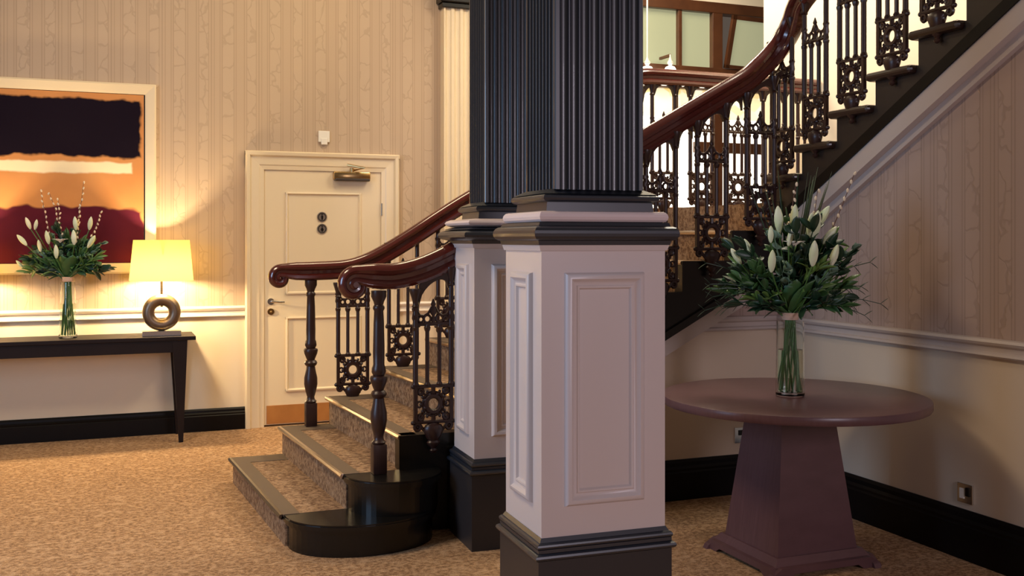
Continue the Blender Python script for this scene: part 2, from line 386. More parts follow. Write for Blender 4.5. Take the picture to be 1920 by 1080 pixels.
# ------------------------------------------------------------------ door with architrave
def door():
    x0, x1, zt = 1.147, 2.09, 2.024
    d = part('door_1', 'cream_paint', None, box, x0, x1, YW + .0, YW + .045, .012, zt, .003)
    struct(d, 'cream panelled toilet door with two round signs', 'door')
    bm = newbm()
    for a, b in ((0, .143), (1, -.143)):
        pass
    def arch(bm):
        P_ = [(0, -.0), (.0, .05), (.02, .055), (.03, .035), (.095, .03), (.105, .045), (.13, .05), (.14, .03), (.14, 0)]
        for xa, sg in ((x0, -1), (x1, 1)):
            prism(bm, [(xa + sg * a, YW - b, 0) for a, b in [(0, -.05), (.0, .012), (.03, .016), (.04, .022), (.10, .026), (.112, .045), (.135, .05), (.146, .03), (.146, 0)]], (0, 0, zt + .14))
        prism(bm, [(x0 - .146, YW - b, zt + a) for a, b in [(0, -.05), (.0, .012), (.03, .016), (.04, .022), (.10, .026), (.112, .045), (.135, .05), (.146, .03), (.146, 0)]], (x1 - x0 + .292, 0, 0))
    part('architrave', 'cream_paint', d, arch)
    def moulding(bm, a, b, z0, z1, w_=.022, y=YW):
        prism(bm, [(a, y, z1), (a, y - .012, z1), (a, y - .016, z1 - w_ * .5), (a, y, z1 - w_)], (b - a, 0, 0))
        prism(bm, [(a, y, z0), (a, y - .014, z0), (a, y - .016, z0 + w_ * .5), (a, y, z0 + w_)], (b - a, 0, 0))
        prism(bm, [(a, y, z0), (a, y - .012, z0), (a + w_ * .5, y - .016, z0), (a + w_, y, z0)], (0, 0, z1 - z0))
        prism(bm, [(b, y, z0), (b, y - .012, z0), (b - w_ * .5, y - .016, z0), (b - w_, y, z0)], (0, 0, z1 - z0))
    part('panel_moulding', 'cream_paint', d, moulding, x0 + .17, x1 - .17, 1.04, 1.85)
    part('panel_moulding', 'cream_paint', d, moulding, x0 + .17, x1 - .17, .27, .86)
    k = part('kick_plate', 'orange_wood', d, box, x0 + .02, x1 - .02, YW - .006, YW, .02, .165, .002); k['label'] = 'orange brown kick plate'
    # closer
    def closer(bm):
        box(bm, 1.69, 1.99, YW - .06, YW, 1.955, 2.02, .01); 
    c = part('door_closer', 'brass', d, closer, smooth=True)
    part('closer_body', 'dark_metal', c, box, 1.70, 1.985, YW - .065, YW - .005, 1.945, 1.968, .006)
    bm = newbm(); tube(bm, [(1.84, YW - .04, 2.03), (1.93, YW - .11, 2.05), (1.80, YW - .05, 2.075)], .01, 6); tube(bm, [(1.84, YW - .04, 2.0), (1.84, YW - .04, 2.05)], .018, 10)
    obj('closer_arm', bm, 'brass', c, True)
    # signs
    for z, k in ((1.655, 'man'), (1.560, 'woman')):
        bm = newbm(); tube(bm, [(1.605, YW, z), (1.605, YW - .008, z)], .040, 24); s_ = obj('round_sign', bm, 'sign_metal', d); s_['label'] = 'round metal sign with a %s symbol' % k
        bm = newbm()
        torus(bm, (1.605, YW - .010, z), .030, .003, 'Y', 24, 5)
        ball(bm, (1.605, YW - .010, z + .018), .006)
        y = YW - .012
        if k == 'man': prism(bm, [(1.597, y, z + .009), (1.613, y, z + .009), (1.610, y, z - .022), (1.600, y, z - .022)], (0, .005, 0))
        else: prism(bm, [(1.601, y, z + .009), (1.609, y, z + .009), (1.618, y, z - .012), (1.609, y, z - .012), (1.609, y, z - .022), (1.601, y, z - .022), (1.601, y, z - .012), (1.592, y, z - .012)], (0, .005, 0))
        obj('symbol', bm, 'black_gloss', s_)
    bm = newbm(); tube(bm, [(1.20, YW, .985), (1.20, YW - .01, .985)], .026, 16); tube(bm, [(1.20, YW - .01, .985), (1.20, YW - .05, .985), (1.215, YW - .055, .985), (1.30, YW - .05, .98)], .008, 8)
    obj('lever_handle', bm, 'chrome', d, True)
    bm = newbm(); tube(bm, [(1.20, YW, .905), (1.20, YW - .012, .905)], .026, 16); ball(bm, (1.20, YW - .014, .905), .009)
    obj('thumb_lock', bm, 'brass', d, True)
    for z in (1.72, .35):
        bm = newbm(); tube(bm, [(2.094, YW - .012, z - .05), (2.094, YW - .012, z + .05)], .009, 8); obj('hinge', bm, 'chrome', d, True)
door()
b_ = part('wall_switch', 'white_plastic', None, box, 1.575, 1.665, YW - .018, YW, 2.255, 2.345, .004); tag(b_, 'small square white plate on the wallpaper above the door', 'switch plate')
part('switch_insert', 'white_plastic', b_, box, 1.595, 1.645, YW - .026, YW - .016, 2.235, 2.285, .003)

# cream fluted pilaster right of the door
pl = thing('fluted_pilaster', 'cream fluted wall pilaster right of the door behind the black pillars', 'pilaster', (2.60, YW - .002, 0))
def pil_shaft(bm):
    pts = [(0, 0, .35), (0, -.10, .35)]
    wd = .62; n = 8; pw = wd / n
    for i in range(n):
        a = i * pw
        pts += [(a + pw * .12, -.10, .35)] + [(a + pw * .5 - pw * .34 * math.cos(PI * j / 5), -.10 + .018 * math.sin(PI * j / 5), .35) for j in range(6)]
    pts += [(wd, -.10, .35), (wd, 0, .35)]
    prism(bm, pts, (0, 0, 3.05))
part('shaft', 'cream_paint', pl, pil_shaft)
part('base', 'cream_paint', pl, lambda bm: (box(bm, -.03, .65, -.13, 0, 0, .35, .005)))
part('capital', 'black_gloss', pl, lambda bm: (box(bm, -.02, .64, -.12, 0, 3.40, 3.44, .005), box(bm, -.04, .66, -.14, 0, 3.44, 3.52, .01)))

# ------------------------------------------------------------------ black fluted pillars
def pillar(loc, rz, W, D, label, cap=0):
    t = thing('fluted_pillar', label, 'pillar', loc, rz)
    def sq(bm, z0, z1, o0, o1=None):
        o1 = o0 if o1 is None else o1
        frustum(bm, z0, z1, (-o0, W + o0, -o0, D + o0), (-o1, W + o1, -o1, D + o1))
    def torus_sq(bm, z0, z1, oi, oo, n=6):
        zc = (z0 + z1) / 2; h = (z1 - z0) / 2
        for i in range(n):
            a0 = -PI / 2 + PI * i / n; a1 = -PI / 2 + PI * (i + 1) / n
            sq(bm, zc + h * math.sin(a0), zc + h * math.sin(a1), oi + (oo - oi) * math.cos(a0), oi + (oo - oi) * math.cos(a1))
    part('plinth', 'plinth_grey', t, lambda bm: sq(bm, 0, .365, .018))
    part('plinth_moulding', 'pillar_black', t, lambda bm: (torus_sq(bm, .355, .383, .012, .032), sq(bm, .383, .395, .018), torus_sq(bm, .393, .418, .008, .022), sq(bm, .418, .432, .010, .002)), smooth=True)
    b = part('pedestal', 'pedestal_paint', t, lambda bm: (sq(bm, .43, 1.45, 0), sq(bm, 1.432, 1.452, .006, .012)))
    def frame(bm, a, c_, z0, z1, face):
        # nested raised moulding in the plane of a face; face 'x+' etc
        def pt(u, out, z):
            return {'f': (u, -out, z), 'b': (u, D + out, z), 'l': (-out, u, z), 'r': (W + out, u, z)}[face]
        prof = [(0, 0), (.004, .012), (.012, .019), (.022, .020), (.030, .012), (.036, .007), (.044, .006), (.048, .010), (.054, .009), (.060, 0)]
        loops = []
        for i, (s_, o) in enumerate(prof):
            loops.append([bm.verts.new(pt(u, o, z)) for u, z in ((a + s_, z0 + s_), (c_ - s_, z0 + s_), (c_ - s_, z1 - s_), (a + s_, z1 - s_))])
        for i in range(len(prof) - 1):
            for k in range(4): bm.faces.new((loops[i][k], loops[i][(k + 1) % 4], loops[i + 1][(k + 1) % 4], loops[i + 1][k]))
    for f, wd in (('f', W), ('l', D), ('r', D), ('b', W)):
        part('panel_moulding', 'pedestal_paint', b, frame, .085, wd - .085, .535, 1.355, f, smooth=True)
    part('cap_moulding', 'pillar_black', t, lambda bm: (sq(bm, 1.452, 1.468, .014, .018), torus_sq(bm, 1.466, 1.520, .012, .040 + cap, 8), sq(bm, 1.520, 1.532, .016 + cap, .010)), smooth=True)
    part('cap_band', 'stone_white', t, lambda bm: (torus_sq(bm, 1.532, 1.572, -.008, .010 + cap, 6),), smooth=True)
    part('shaft_base', 'pillar_black', t, lambda bm: (sq(bm, 1.572, 1.604, -.030, -.034), torus_sq(bm, 1.604, 1.634, -.034, -.014, 6), sq(bm, 1.634, 1.652, -.022, -.058)), smooth=True)
    def shaft(bm):
        ins = .066
        x0_, x1_, y0_, y1_ = ins, W - ins, ins * .6, D - ins * .6
        pts = []; cs = [(x0_, y0_), (x1_, y0_), (x1_, y1_), (x0_, y1_)]
        for i in range(4):
            a = Vector(cs[i]); c_ = Vector(cs[(i + 1) % 4]); ln = (c_ - a).length; dr = (c_ - a) / ln; nin = Vector((-dr.y, dr.x))
            n = 8; e = .016; pw = (ln - 2 * e) / n
            pts.append(a + dr * .004)
            for k in range(n):
                s0 = e + k * pw
                for j in range(9):
                    an = PI * j / 8
                    pts.append(a + dr * (s0 + pw * .5 - pw * .45 * math.cos(an)) + nin * (.0135 * math.sin(an)))
            pts.append(c_ - dr * .004)
        prism(bm, [(p_.x, p_.y, 1.65) for p_ in pts], (0, 0, 2.6))
    part('fluted_shaft', 'pillar_black', t, shaft, smooth=True)
    return t
pillar((1.405, 3.27, 0), R(-2.3), .48, .38, 'large black fluted pillar on a pale panelled pedestal, nearest and in front')
pillar((1.616, 4.566, 0), R(-2.3), .48, .34, 'black fluted pillar behind the nearest one, standing beside the bottom steps', .03)

# ------------------------------------------------------------------ staircase
NX = [.775, 1.07, 1.36, 1.685, 2.01, 2.335, 2.66, 2.985, 3.31, 3.635]
SZ = [.15, .319, .488, .66, .832, 1.004, 1.176, 1.348, 1.52, 1.692]
Y0, Y1 = 4.95, 6.38
st = thing('staircase', 'carpeted staircase with black step ends turning right at a landing', 'staircase', (.775, Y0, 0))
ST = Vector((.775, Y0, 0))
def stp(name, matn, fn, smooth=False, parent=None):
    bm = newbm(); fn(bm)
    if parent is None:
        bmesh.ops.translate(bm, verts=bm.verts, vec=-ST); return obj(name, bm, matn, st, smooth)
    bmesh.ops.translate(bm, verts=bm.verts, vec=-ST); return obj(name, bm, matn, parent, smooth)
def shear(x, y): return x - .06 * (y - Y0)
def sprism_y(bm, prof, ya, yb):   # prof: (x,z) extruded in y with shear
    a = [bm.verts.new((shear(x, ya), ya, z)) for x, z in prof]; b = [bm.verts.new((shear(x, yb), yb, z)) for x, z in prof]
    n = len(prof); bm.faces.new(a); bm.faces.new(b[::-1])
    for i in range(n): bm.faces.new((a[i], b[i], b[(i + 1) % n], a[(i + 1) % n]))
for i in range(9):
    x, z = NX[i], SZ[i]; zp = SZ[i - 1] if i else 0; xn = NX[i + 1]
    ya = Y0 + .012
    s_ = stp('step', 'stair_carpet', lambda bm: sprism_y(bm, [(x + .02, zp - .002 if i else 0), (xn + .03, zp - .002 if i else 0), (xn + .03, z), (x + .02, z)], ya, Y1))
    # nosing: grey border strip with rounded metal edge
    stp('nosing_strip', 'carpet_border', lambda bm: sprism_y(bm, [(x + .0, z - .02), (x + .09, z - .02), (x + .09, z + .004), (x + .008, z + .004)], ya, Y1), parent=s_)
    stp('nosing_edge', 'nosing_metal' if i else 'dark_metal', lambda bm: sprism_y(bm, [(x + .008, z + .006), (x - .004, z + .004), (x - .010, z - .006), (x - .006, z - .016), (x + .006, z - .020), (x + .012, z - .01)], ya, Y1), smooth=True, parent=s_)
    stp('border_strip', 'carpet_border', lambda bm: sprism_y(bm, [(x + .09, z - .01), (xn + .02, z - .01), (xn + .02, z + .003), (x + .09, z + .003)], Y1 - .17, Y1), parent=s_)
# curtail ends of the two bottom steps
def dshape(cx, rx, ry, yback, n=26):
    return [(cx - rx, yback)] + [(cx - rx * math.cos(PI * k / n), Y0 + .02 - ry * max(0, math.sin(PI * k / n)) ** .85) for k in range(n + 1)] + [(cx + rx, yback)]
def curtail(cx, rx, ry, z0, z1):
    yb = Y0 + .02
    def slab(bm, za, zb, gr):
        prism(bm, [(x, y, za) for x, y in dshape(cx, rx + gr, ry + gr, yb)], (0, 0, zb - za))
    s_ = stp('curtail_end', 'black_gloss', lambda bm: (slab(bm, z0, z1 - .03, -.02), slab(bm, z1 - .04, z1 - .03, -.012), slab(bm, z1 - .03, z1 - .024, -.004), slab(bm, z1 - .024, z1 - .006, 0), slab(bm, z1 - .006, z1 + .002, -.006)))
    s_['label'] = 'glossy black rounded step end'
curtail(1.16, .375, .33, 0, SZ[0])
curtail(1.32, .245, .26, SZ[0], SZ[1])
# side string of the lower flight (black, stepped top, sloping bottom)
def string1(bm):
    pts = [(NX[2] - .005, Y0, 0), (NX[2] - .005, Y0, SZ[2] + .004)]
    for i in range(3, 10):
        pts += [(NX[i] - .005, Y0, SZ[i - 1] + .004), (NX[i] - .005, Y0, SZ[i] + .004)]
    pts += [(XS - .02, Y0, SZ[9] + .004), (XS - .02, Y0, S1(XS - .02)), (1.14, Y0, .01)]
    pts[0] = (NX[2] - .005, Y0, max(.01, S1(NX[2]) * 0)); pts[-1] = (1.75, Y0, S1(1.75) * 0 + .005)
    pts.insert(-1, (1.75, Y0, S1(1.75)))
    prism(bm, pts, (0, .08, 0))
stp('black_string', 'black_gloss', string1)
stp('string_moulding', 'black_gloss', lambda bm: prism(bm, [(1.75, Y0 - .02, S1(1.75) + .0), (XS - .02, Y0 - .02, S1(XS - .02) + .0), (XS - .02, Y0 - .02, S1(XS - .02) + .045), (1.75, Y0 - .02, S1(1.75) + .045)], (0, .04, 0)))
# white sloping trims
bm = newbm(); prism(bm, [(1.75, Y0 - .0, S1(1.75)), (XS - .02, Y0 - .0, S1(XS - .02)), (XS - .02, Y0, S1(XS - .02) - TH), (1.75, Y0, S1(1.75) - TH)], (0, .11, 0))
prism(bm, [(1.75, Y0 + .07, S1(1.75) - TH - .03), (XS, Y0 + .07, S1(XS) - TH - .03), (XS, Y0 + .07, S1(XS) - TH + .02), (1.75, Y0 + .07, S1(1.75) - TH + .02)], (0, .04, 0))
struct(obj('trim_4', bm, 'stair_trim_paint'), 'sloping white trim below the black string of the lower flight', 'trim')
bm = newbm(); yA = Y0 + .02
prism(bm, [(XS - .075, yA, S2(yA)), (XS - .075, ye, S2(ye)), (XS - .075, ye, S2(ye) - .10), (XS - .075, yA, S2(yA) - .10)], (.085, 0, 0))
prism(bm, [(XS - .03, yA, S2(yA) - .10), (XS - .03, ye, S2(ye) - .10), (XS - .03, ye, S2(ye) - .15), (XS - .03, yA, S2(yA) - .15)], (.04, 0, 0))
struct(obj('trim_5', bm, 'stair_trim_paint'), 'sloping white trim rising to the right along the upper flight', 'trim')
# landing
LZ = SZ[9]
stp('landing', 'stair_carpet', lambda bm: box(bm, NX[9] + .02, 4.99, Y0 + .09, Y1, LZ - .18, LZ))
stp('landing_edge', 'orange_wood', lambda bm: box(bm, NX[9] + .03, 4.985, Y1, Y1 + .03, LZ - .22, LZ + .012, .004))
# upper flight, going towards -Y ; riser faces at y
N2 = 17
y2 = [5.07 - .297 * k for k in range(N2)]; z2 = [1.846 + .1575 * k for k in range(N2)]
for k in range(N2):
    y, z = y2[k], z2[k]; yn = y - .297; zp = z - .1575
    s_ = stp('step', 'stair_carpet', lambda bm: box(bm, XS + .005, 4.985, yn - .03, y - .02, zp - .05, z))
    stp('tread_nosing', 'tread_edge', lambda bm: (box(bm, XS - .02, 4.985, y - .26, y + .022, z - .040, z + .003, .016), box(bm, XS - .090, XS, yn + .0, y + .022, z - .042, z + .003, .018)), parent=s_)
def string2(bm):
    pts = []
    for k in range(N2):
        pts += [(XS - .045, y2[k] - .01, z2[k] - .1575 - .005), (XS - .045, y2[k] - .01, z2[k] - .005)]
    pts += [(XS - .045, y2[-1] - .297, z2[-1] - .005), (XS - .045, y2[-1] - .297, S2(y2[-1] - .297))]
    pts[0] = (XS - .045, y2[0] - .01, S2(y2[0]))
    prism(bm, pts, (.06, 0, 0))
s_ = stp('brown_string', 'string_paint', string2)
stp('string_moulding', 'black_baseboard', lambda bm: (prism(bm, [(XS - .085, yA, S2(yA)), (XS - .085, -.0, S2(0)), (XS - .085, 0, S2(0) + .05), (XS - .085, yA, S2(yA) + .05)], (.05, 0, 0)),
    prism(bm, [(XS - .070, yA, S2(yA) + .05), (XS - .070, -.0, S2(0) + .05), (XS - .070, 0, S2(0) + .075), (XS - .070, yA, S2(yA) + .075)], (.03, 0, 0))), parent=s_)

# ------------------------------------------------------------------ balustrades
HP = [(0, .058), (.022, .055), (.038, .044), (.045, .028), (.040, .014), (.026, .006), (.024, -.012), (.034, -.022), (.036, -.038), (.026, -.050), (0, -.054)]
HP = HP + [(-a, b) for a, b in HP[-2:0:-1]]
PH = .2      # panel width between the outer posts
def panel_block(bm):      # ornamental scroll block with bracket, u along x, origin at the block's bottom centre
    w2 = .108
    for z in (0, .18): tube(bm, [(-w2 - .006, 0, z), (w2 + .006, 0, z)], .0095, 8); ball(bm, (-w2 - .006, 0, z), .0125, u=8, v=6); ball(bm, (w2 + .006, 0, z), .0125, u=8, v=6)
    box(bm, -w2, w2, -.012, .012, .0, .008); box(bm, -w2, w2, -.012, .012, .172, .18)
    for s_ in (-1, 1): box(bm, s_ * .1 - .010, s_ * .1 + .010, -.010, .010, 0, .18)
    torus(bm, (0, 0, .09), .041, .0145, 'Y', 22, 6)
    torus(bm, (0, 0, .09), .060, .006, 'Y', 20, 5)
    for a in range(12): ball(bm, (.070 * math.cos(a * PI / 6), 0, .09 + .070 * math.sin(a * PI / 6)), .0095, u=6, v=4)
    for k in range(8):
        a = 2 * PI * k / 8 + PI / 8; ball(bm, (.050 * math.cos(a), 0, .09 + .050 * math.sin(a)), .011, u=6, v=5)
    for sx in (-1, 1):
        for sz in (-1, 1):
            torus(bm, (sx * .070, 0, .09 + sz * .064), .0145, .0085, 'Y', 12, 5)
            tube(bm, [(sx * .040, 0, .09 + sz * .040), (sx * .092, 0, .09 + sz * .084)], .007, 5)
        torus(bm, (sx * .078, 0, .09), .014, .006, 'Y', 12, 5)
        tube(bm, [(0, 0, .09 + sx * .052), (0, 0, .09 + sx * .088)], .012, 6)
        # bracket scrolls below
        torus(bm, (sx * .088, 0, -.022), .016, .010, 'Y', 12, 6); ball(bm, (sx * .088, 0, -.022), .008, u=6, v=5)
        tube(bm, [(sx * .080, 0, -.005), (sx * .062, 0, -.03), (sx * .035, 0, -.055)], .009, 6)
        torus(bm, (sx * .030, -.004, -.045), .016, .009, 'Y', 12, 6)
    lathe(bm, [(.004, -.158), (.016, -.152), (.022, -.142), (.012, -.132), (.020, -.124), (.034, -.112), (.038, -.102), (.028, -.092), (.042, -.075), (.052, -.050), (.056, -.03), (.046, -.015), (.020, -.006), (.015, 0)], 0, 0, 12, 1, .62)
def crown(bm):            # crossbar with cresting, origin at the crossbar's centre
    tube(bm, [(-.114, 0, 0), (.114, 0, 0)], .0095, 8)
    for x in (-.1, -.034, .034, .1):
        lathe(bm, [(.010, -.04), (.017, -.028), (.019, -.016), (.012, -.006), (.012, 0)], x, 0, 8)
    for x in (-.034, .034):
        torus(bm, (x, 0, .026), .019, .007, 'Y', 14, 5); torus(bm, (x * 2.05, 0, .024), .014, .006, 'Y', 12, 5)
        tube(bm, [(x * 2.7, 0, .07), (x * 2.2, 0, .045), (x * 1.2, 0, .04)], .006, 5)
        tube(bm, [(x * 1.6, 0, .038), (x * .8, 0, .055), (x * .25, 0, .085)], .007, 5)
    lathe(bm, [(.008, 0), (.014, .02), (.008, .04), (.019, .058), (.016, .078), (.010, .088), (.015, .098), (.009, .112), (.003, .126)], 0, 0, 8, 1, .7)
    for x in (-.1, .1): lathe(bm, [(.008, 0), (.020, .03), (.015, .06), (.021, .075), (.012, .095)], x, 0, 8, 1, .8)
def cap_prof(bm, x, zt):
    lathe(bm, [(.014, zt - .085), (.021, zt - .078), (.014, zt - .068), (.017, zt - .05), (.026, zt - .022), (.034, zt - .0), (.034, zt + .01)], x, 0, 10)
_cache = {}
def share(key, name, matn, fn, parent, smooth=True):
    if key in _cache:
        o = _cache[key].copy(); COL.objects.link(o); o.parent = parent; return o
    bm = newbm(); fn(bm); o = obj(name, bm, matn, parent, smooth); _cache[key] = o
    return o
HB = .745      # block bottom to rail underside at the centre of a panel
def panel(root, p, rz, slope, hb=HB, key='a', inv=None):
    b = share('block', 'baluster_panel', 'iron', panel_block, root)
    b.location = inv @ Vector(p) if inv else p; b.rotation_euler = (0, 0, rz); b.scale = (.93, 1, 1)
    c = share('crown', 'crest', 'iron', crown, b); c.location = (0, 0, .49)
    for x in (-.1, -.034, .034, .1):
        if abs(x) > .05:
            zt = hb + slope * x + .01
            k = share(('post', key, x), 'post', 'iron', lambda bm: (tube(bm, [(x, 0, .18), (x, 0, zt)], .0145, 10), cap_prof(bm, x, zt), lathe(bm, [(.016, .182), (.020, .19), (.016, .2)], x, 0, 10)), b)
        else:
            share(('rod', x), 'rod', 'iron', lambda bm: (tube(bm, [(x, 0, .18), (x, 0, .49)], .0115, 8), lathe(bm, [(.014, .182), (.018, .19), (.013, .2)], x, 0, 10)), b)
    # arched brackets under the rail, either side of the posts
    def arches(bm):
        for cx, hw in ((0, .083), (.165, .048)):
            n = 10; top = []; bot = []
            for j in range(n + 1):
                x = cx - hw + 2 * hw * j / n
                top.append((x, -.010, hb + slope * x + .03)); d = max(0, 1 - ((x - cx) / hw) ** 2) ** .5
                bot.append((x, -.010, hb + slope * x + .0 - .075 * (1 - d) ))
            prism(bm, top + bot[::-1], (0, .020, 0))
    share(('arch', key), 'rail_arch', 'iron', arches, b, False)
    return b
HP2 = [(a * 1.1, b * 1.06) for a, b in HP]
HPL = [(a * 1.15, b * 1.17) for a, b in HP]
def newel(root, p):
    def prof(bm):
        box(bm, -.034, .034, -.034, .034, 0, .145, .004)
        lathe(bm, [(.030, .145), (.036, .155), (.026, .165), (.022, .18), (.032, .215), (.041, .26), (.040, .30), (.030, .345), (.026, .37), (.036, .38), (.040, .392), (.034, .404), (.024, .41), (.030, .425), (.040, .45), (.044, .47), (.040, .478), (.028, .482), (.036, .50), (.034, .52), (.028, .535), (.029, .60), (.026, .74), (.023, .80), (.029, .81), (.029, .82), (.022, .83), (.026, .845), (.038, .87), (.038, .90)], 0, 0, 20)
    n = share('newel', 'newel_post', 'iron', prof, root); n.location = p
    return n
def volute(C, r0, turns, left, s0, s1, dirn=1, n=40, end=None):
    # from the inner end out to the top of the curl
    out = []
    for k in range(n + 1):
        f = k / n; a = PI / 2 + turns * 2 * PI * (1 - f); r = r0 * (.18 + .82 * f)
        out.append(((C[0] + r * math.cos(a), C[1], C[2] + r * math.sin(a)), left, s1 + (s0 - s1) * f))
    return out
LF = (0, 1, 0); LU = (1, 0, 0)
def smoothpath(keys, sub=6):
    out = []
    P_ = [Vector(k[0]) for k in keys]; Ls = [Vector(k[1]) for k in keys]; n = len(keys)
    for i in range(n - 1):
        p0, p1, p2, p3 = P_[max(i - 1, 0)], P_[i], P_[i + 1], P_[min(i + 2, n - 1)]
        for j in range(sub):
            t = j / sub
            q = .5 * ((2 * p1) + (p2 - p0) * t + (2 * p0 - 5 * p1 + 4 * p2 - p3) * t * t + (3 * p1 - p0 - 3 * p2 + p3) * t ** 3)
            out.append((q, Ls[i].lerp(Ls[i + 1], t).normalized(), keys[i][2] + (keys[i + 1][2] - keys[i][2]) * t))
    out.append((P_[-1], Ls[-1], keys[-1][2]))
    return out
def stair_sz(x):
    z = 0
    for a, b in zip(NX, SZ):
        if x >= a: z = b
    return z
YB = Y0 - .022
# near balustrade
nb = thing('balustrade', 'near mahogany railing sweeping from a scroll up both flights on cast iron panels', 'balustrade', (1.245, YB, SZ[1]))
ninv = Matrix.Translation((-1.245, -YB, -SZ[1]))
def NR(x): return 1.677 + .565 * (x - 2.146)
path = volute((1.125, YB, 1.250), .048, 1.15, LF, .72, .38)
keys = [((1.15, YB, 1.297), LF, .76), ((1.22, YB, 1.290), LF, .95), ((1.32, YB, 1.288), LF, 1), ((1.44, YB, 1.312), LF, 1), ((1.56, YB, 1.358), LF, 1), ((1.68, YB, 1.418), LF, 1), ((1.85, YB, NR(1.85)), LF, 1)]
keys += [((x, YB, NR(x)), LF, 1) for x in (2.3, 2.8, 3.2, 3.38)]
XB = XS - .05
keys += [((3.48, YB, 2.455), LF, 1), ((3.56, YB - .005, 2.53), (.3, 1, 0), 1), ((3.615, YB - .03, 2.605), (.7, .7, 0), 1), ((XB, YB - .085, 2.70), (1, .2, 0), 1), ((XB, 4.76, 2.815), LU, 1)]
keys += [((XB, y, 2.815 + .545 * (4.76 - y)), LU, 1) for y in (4.5, 4.0, 3.0, 2.0, 1.0, 0.3)]
path += smoothpath(keys)
path = [(ninv @ Vector(p), l, s) for p, l, s in path]
bm = newbm(); sweep(bm, path, HPL); obj('handrail', bm, 'mahogany', nb, True)
for x in (1.125,):
    bm = newbm(); tube(bm, [ninv @ Vector((1.125, YB - .034, 1.252)), ninv @ Vector((1.125, YB + .034, 1.252))], .014, 14); obj('scroll_button', bm, 'mahogany', nb, True)
newel(nb, ninv @ Vector((1.245, YB, SZ[1] + .002)))
for k in range(7):
    x = 1.52 + .325 * k
    z = SZ[2 + k] + .072
    panel(nb, (x, YB - .018, z), 0, .53, key='f1' if k else 'f0', hb=HB if k else .70, inv=ninv)
for k in range(13):
    y = y2[k] - .149; z = z2[k] + .075
    panel(nb, (XB - .014, y, z), R(-90), .53, key='f2' if k else 'f2a', hb=.775 if k else .74, inv=ninv)
# far balustrade: scroll, flight and landing
YF = Y1 - .05
fb = thing('balustrade', 'far mahogany railing starting with a scroll before the door and levelling along the landing', 'balustrade', (1.17, YF, SZ[1]))
finv = Matrix.Translation((-1.17, -YF, -SZ[1]))
path = volute((.985, YF, 1.238), .042, 1.1, LF, .72, .38)
keys = [((1.01, YF, 1.280), LF, .76), ((1.08, YF, 1.276), LF, .95), ((1.2, YF, 1.276), LF, 1), ((1.38, YF, 1.285), LF, 1), ((1.50, YF, 1.315), LF, 1), ((1.62, YF, 1.37), LF, 1), ((1.80, YF, 1.475), LF, 1), ((2.15, YF, 1.695), LF, 1)]
keys += [((x, YF, 1.695 + .56 * (x - 2.15)), LF, 1) for x in (2.6, 3.0, 3.15)]
keys += [((3.24, YF, 2.37), LF, 1), ((3.32, YF, 2.48), LF, 1), ((3.40, YF, 2.57), LF, 1), ((3.48, YF, 2.61), LF, 1), ((3.7, YF, 2.618), LF, 1), ((4.0, YF, 2.618), LF, 1), ((4.5, YF, 2.618), LF, 1), ((4.98, YF, 2.618), LF, 1)]
path += smoothpath(keys)
path = [(finv @ Vector(p), l, s) for p, l, s in path]
bm = newbm(); sweep(bm, path, HP2); obj('handrail', bm, 'mahogany', fb, True)
newel(fb, finv @ Vector((1.17, YF, SZ[1] + .002)))
for k in range(7):
    x = 1.433 + .325 * k; z = SZ[2 + k] + .01 + .07
    panel(fb, (x, YF, z), 0, .53, key=('g0', 'f1', 'f1', 'f1', 'f1', 'f1', 'g6')[k], hb=(.67, HB, HB, HB, HB, HB, .85)[k], inv=finv)
for k in range(5):
    panel(fb, (3.66 + .31 * k, YF, LZ + .072), 0, 0.0, key='l', hb=.80, inv=finv)

# ------------------------------------------------------------------ pendant and wall lamps by the screen
def lampw(x, label, cord):
    k = (x - 960) / 1918; y = YW - .22; X_ = y * (.93 * k + .368) / (.930 - .368 * k)
    t = thing('pendant_lamp', label, 'lamp', (X_, y, 0))
    d = .368 * X_ + .93 * y; zb = CAMZ + (450 - 138) / 1918 * d
    part('glass_shade', 'lamp_glass', t, lathe, [(.012, zb + .07), (.04, zb + .058), (.055, zb + .03), (.068, zb), (.062, zb - .008), (.04, zb - .012), (.01, zb - .012)], 0, 0, 20, smooth=True)
    part('hook', 'white_plastic', t, lambda bm: (lathe(bm, [(.006, zb + .07), (.024, zb + .085), (.028, zb + .10), (.014, zb + .12), (.006, zb + .15)], 0, 0, 12)), smooth=True)
    part('cord', 'white_plastic', t, tube, [(0, 0, zb + .12), (0, 0, 5.2 if cord else zb + .17)], .008, 6)
    if not cord: part('bracket', 'brown_wood', t, box, -.012, .012, 0, .18, zb + .15, zb + .175, .003)
mat('lamp_glass', (1, .97, .9), .3, emit=(1, .93, .8), estr=5)
lampw(1214, 'white glass pendant lamp on a long cord before the glazed screen', True)
lampw(1257, 'small white glass lamp before the glazed screen, right of the corded one', False)

# ------------------------------------------------------------------ picture
pic = thing('framed_painting', 'large abstract painting of dark, cream and maroon bands in a pale frame', 'painting', (-.60, YW, 1.93))
def fr(bm):
    Wd, H, f = .945, .71, .078
    prof = [(0, 0), (0, -.045), (.012, -.052), (.06, -.040), (f, -.034), (f, 0)]
    loops = [[bm.verts.new((sx * (Wd - a), b, sz * (H - a))) for sx, sz in ((-1, -1), (1, -1), (1, 1), (-1, 1))] for a, b in prof]
    for i in range(len(prof) - 1):
        for k in range(4): bm.faces.new((loops[i][k], loops[i][(k + 1) % 4], loops[i + 1][(k + 1) % 4], loops[i + 1][k]))
part('frame', 'frame_wood', pic, fr)
part('shadow_gap', 'black_gloss', pic, box, -.87, .87, -.016, -.004, -.64, .64)
part('canvas', 'painted_canvas', pic, box, -.858, .858, -.028, -.006, -.628, .628)

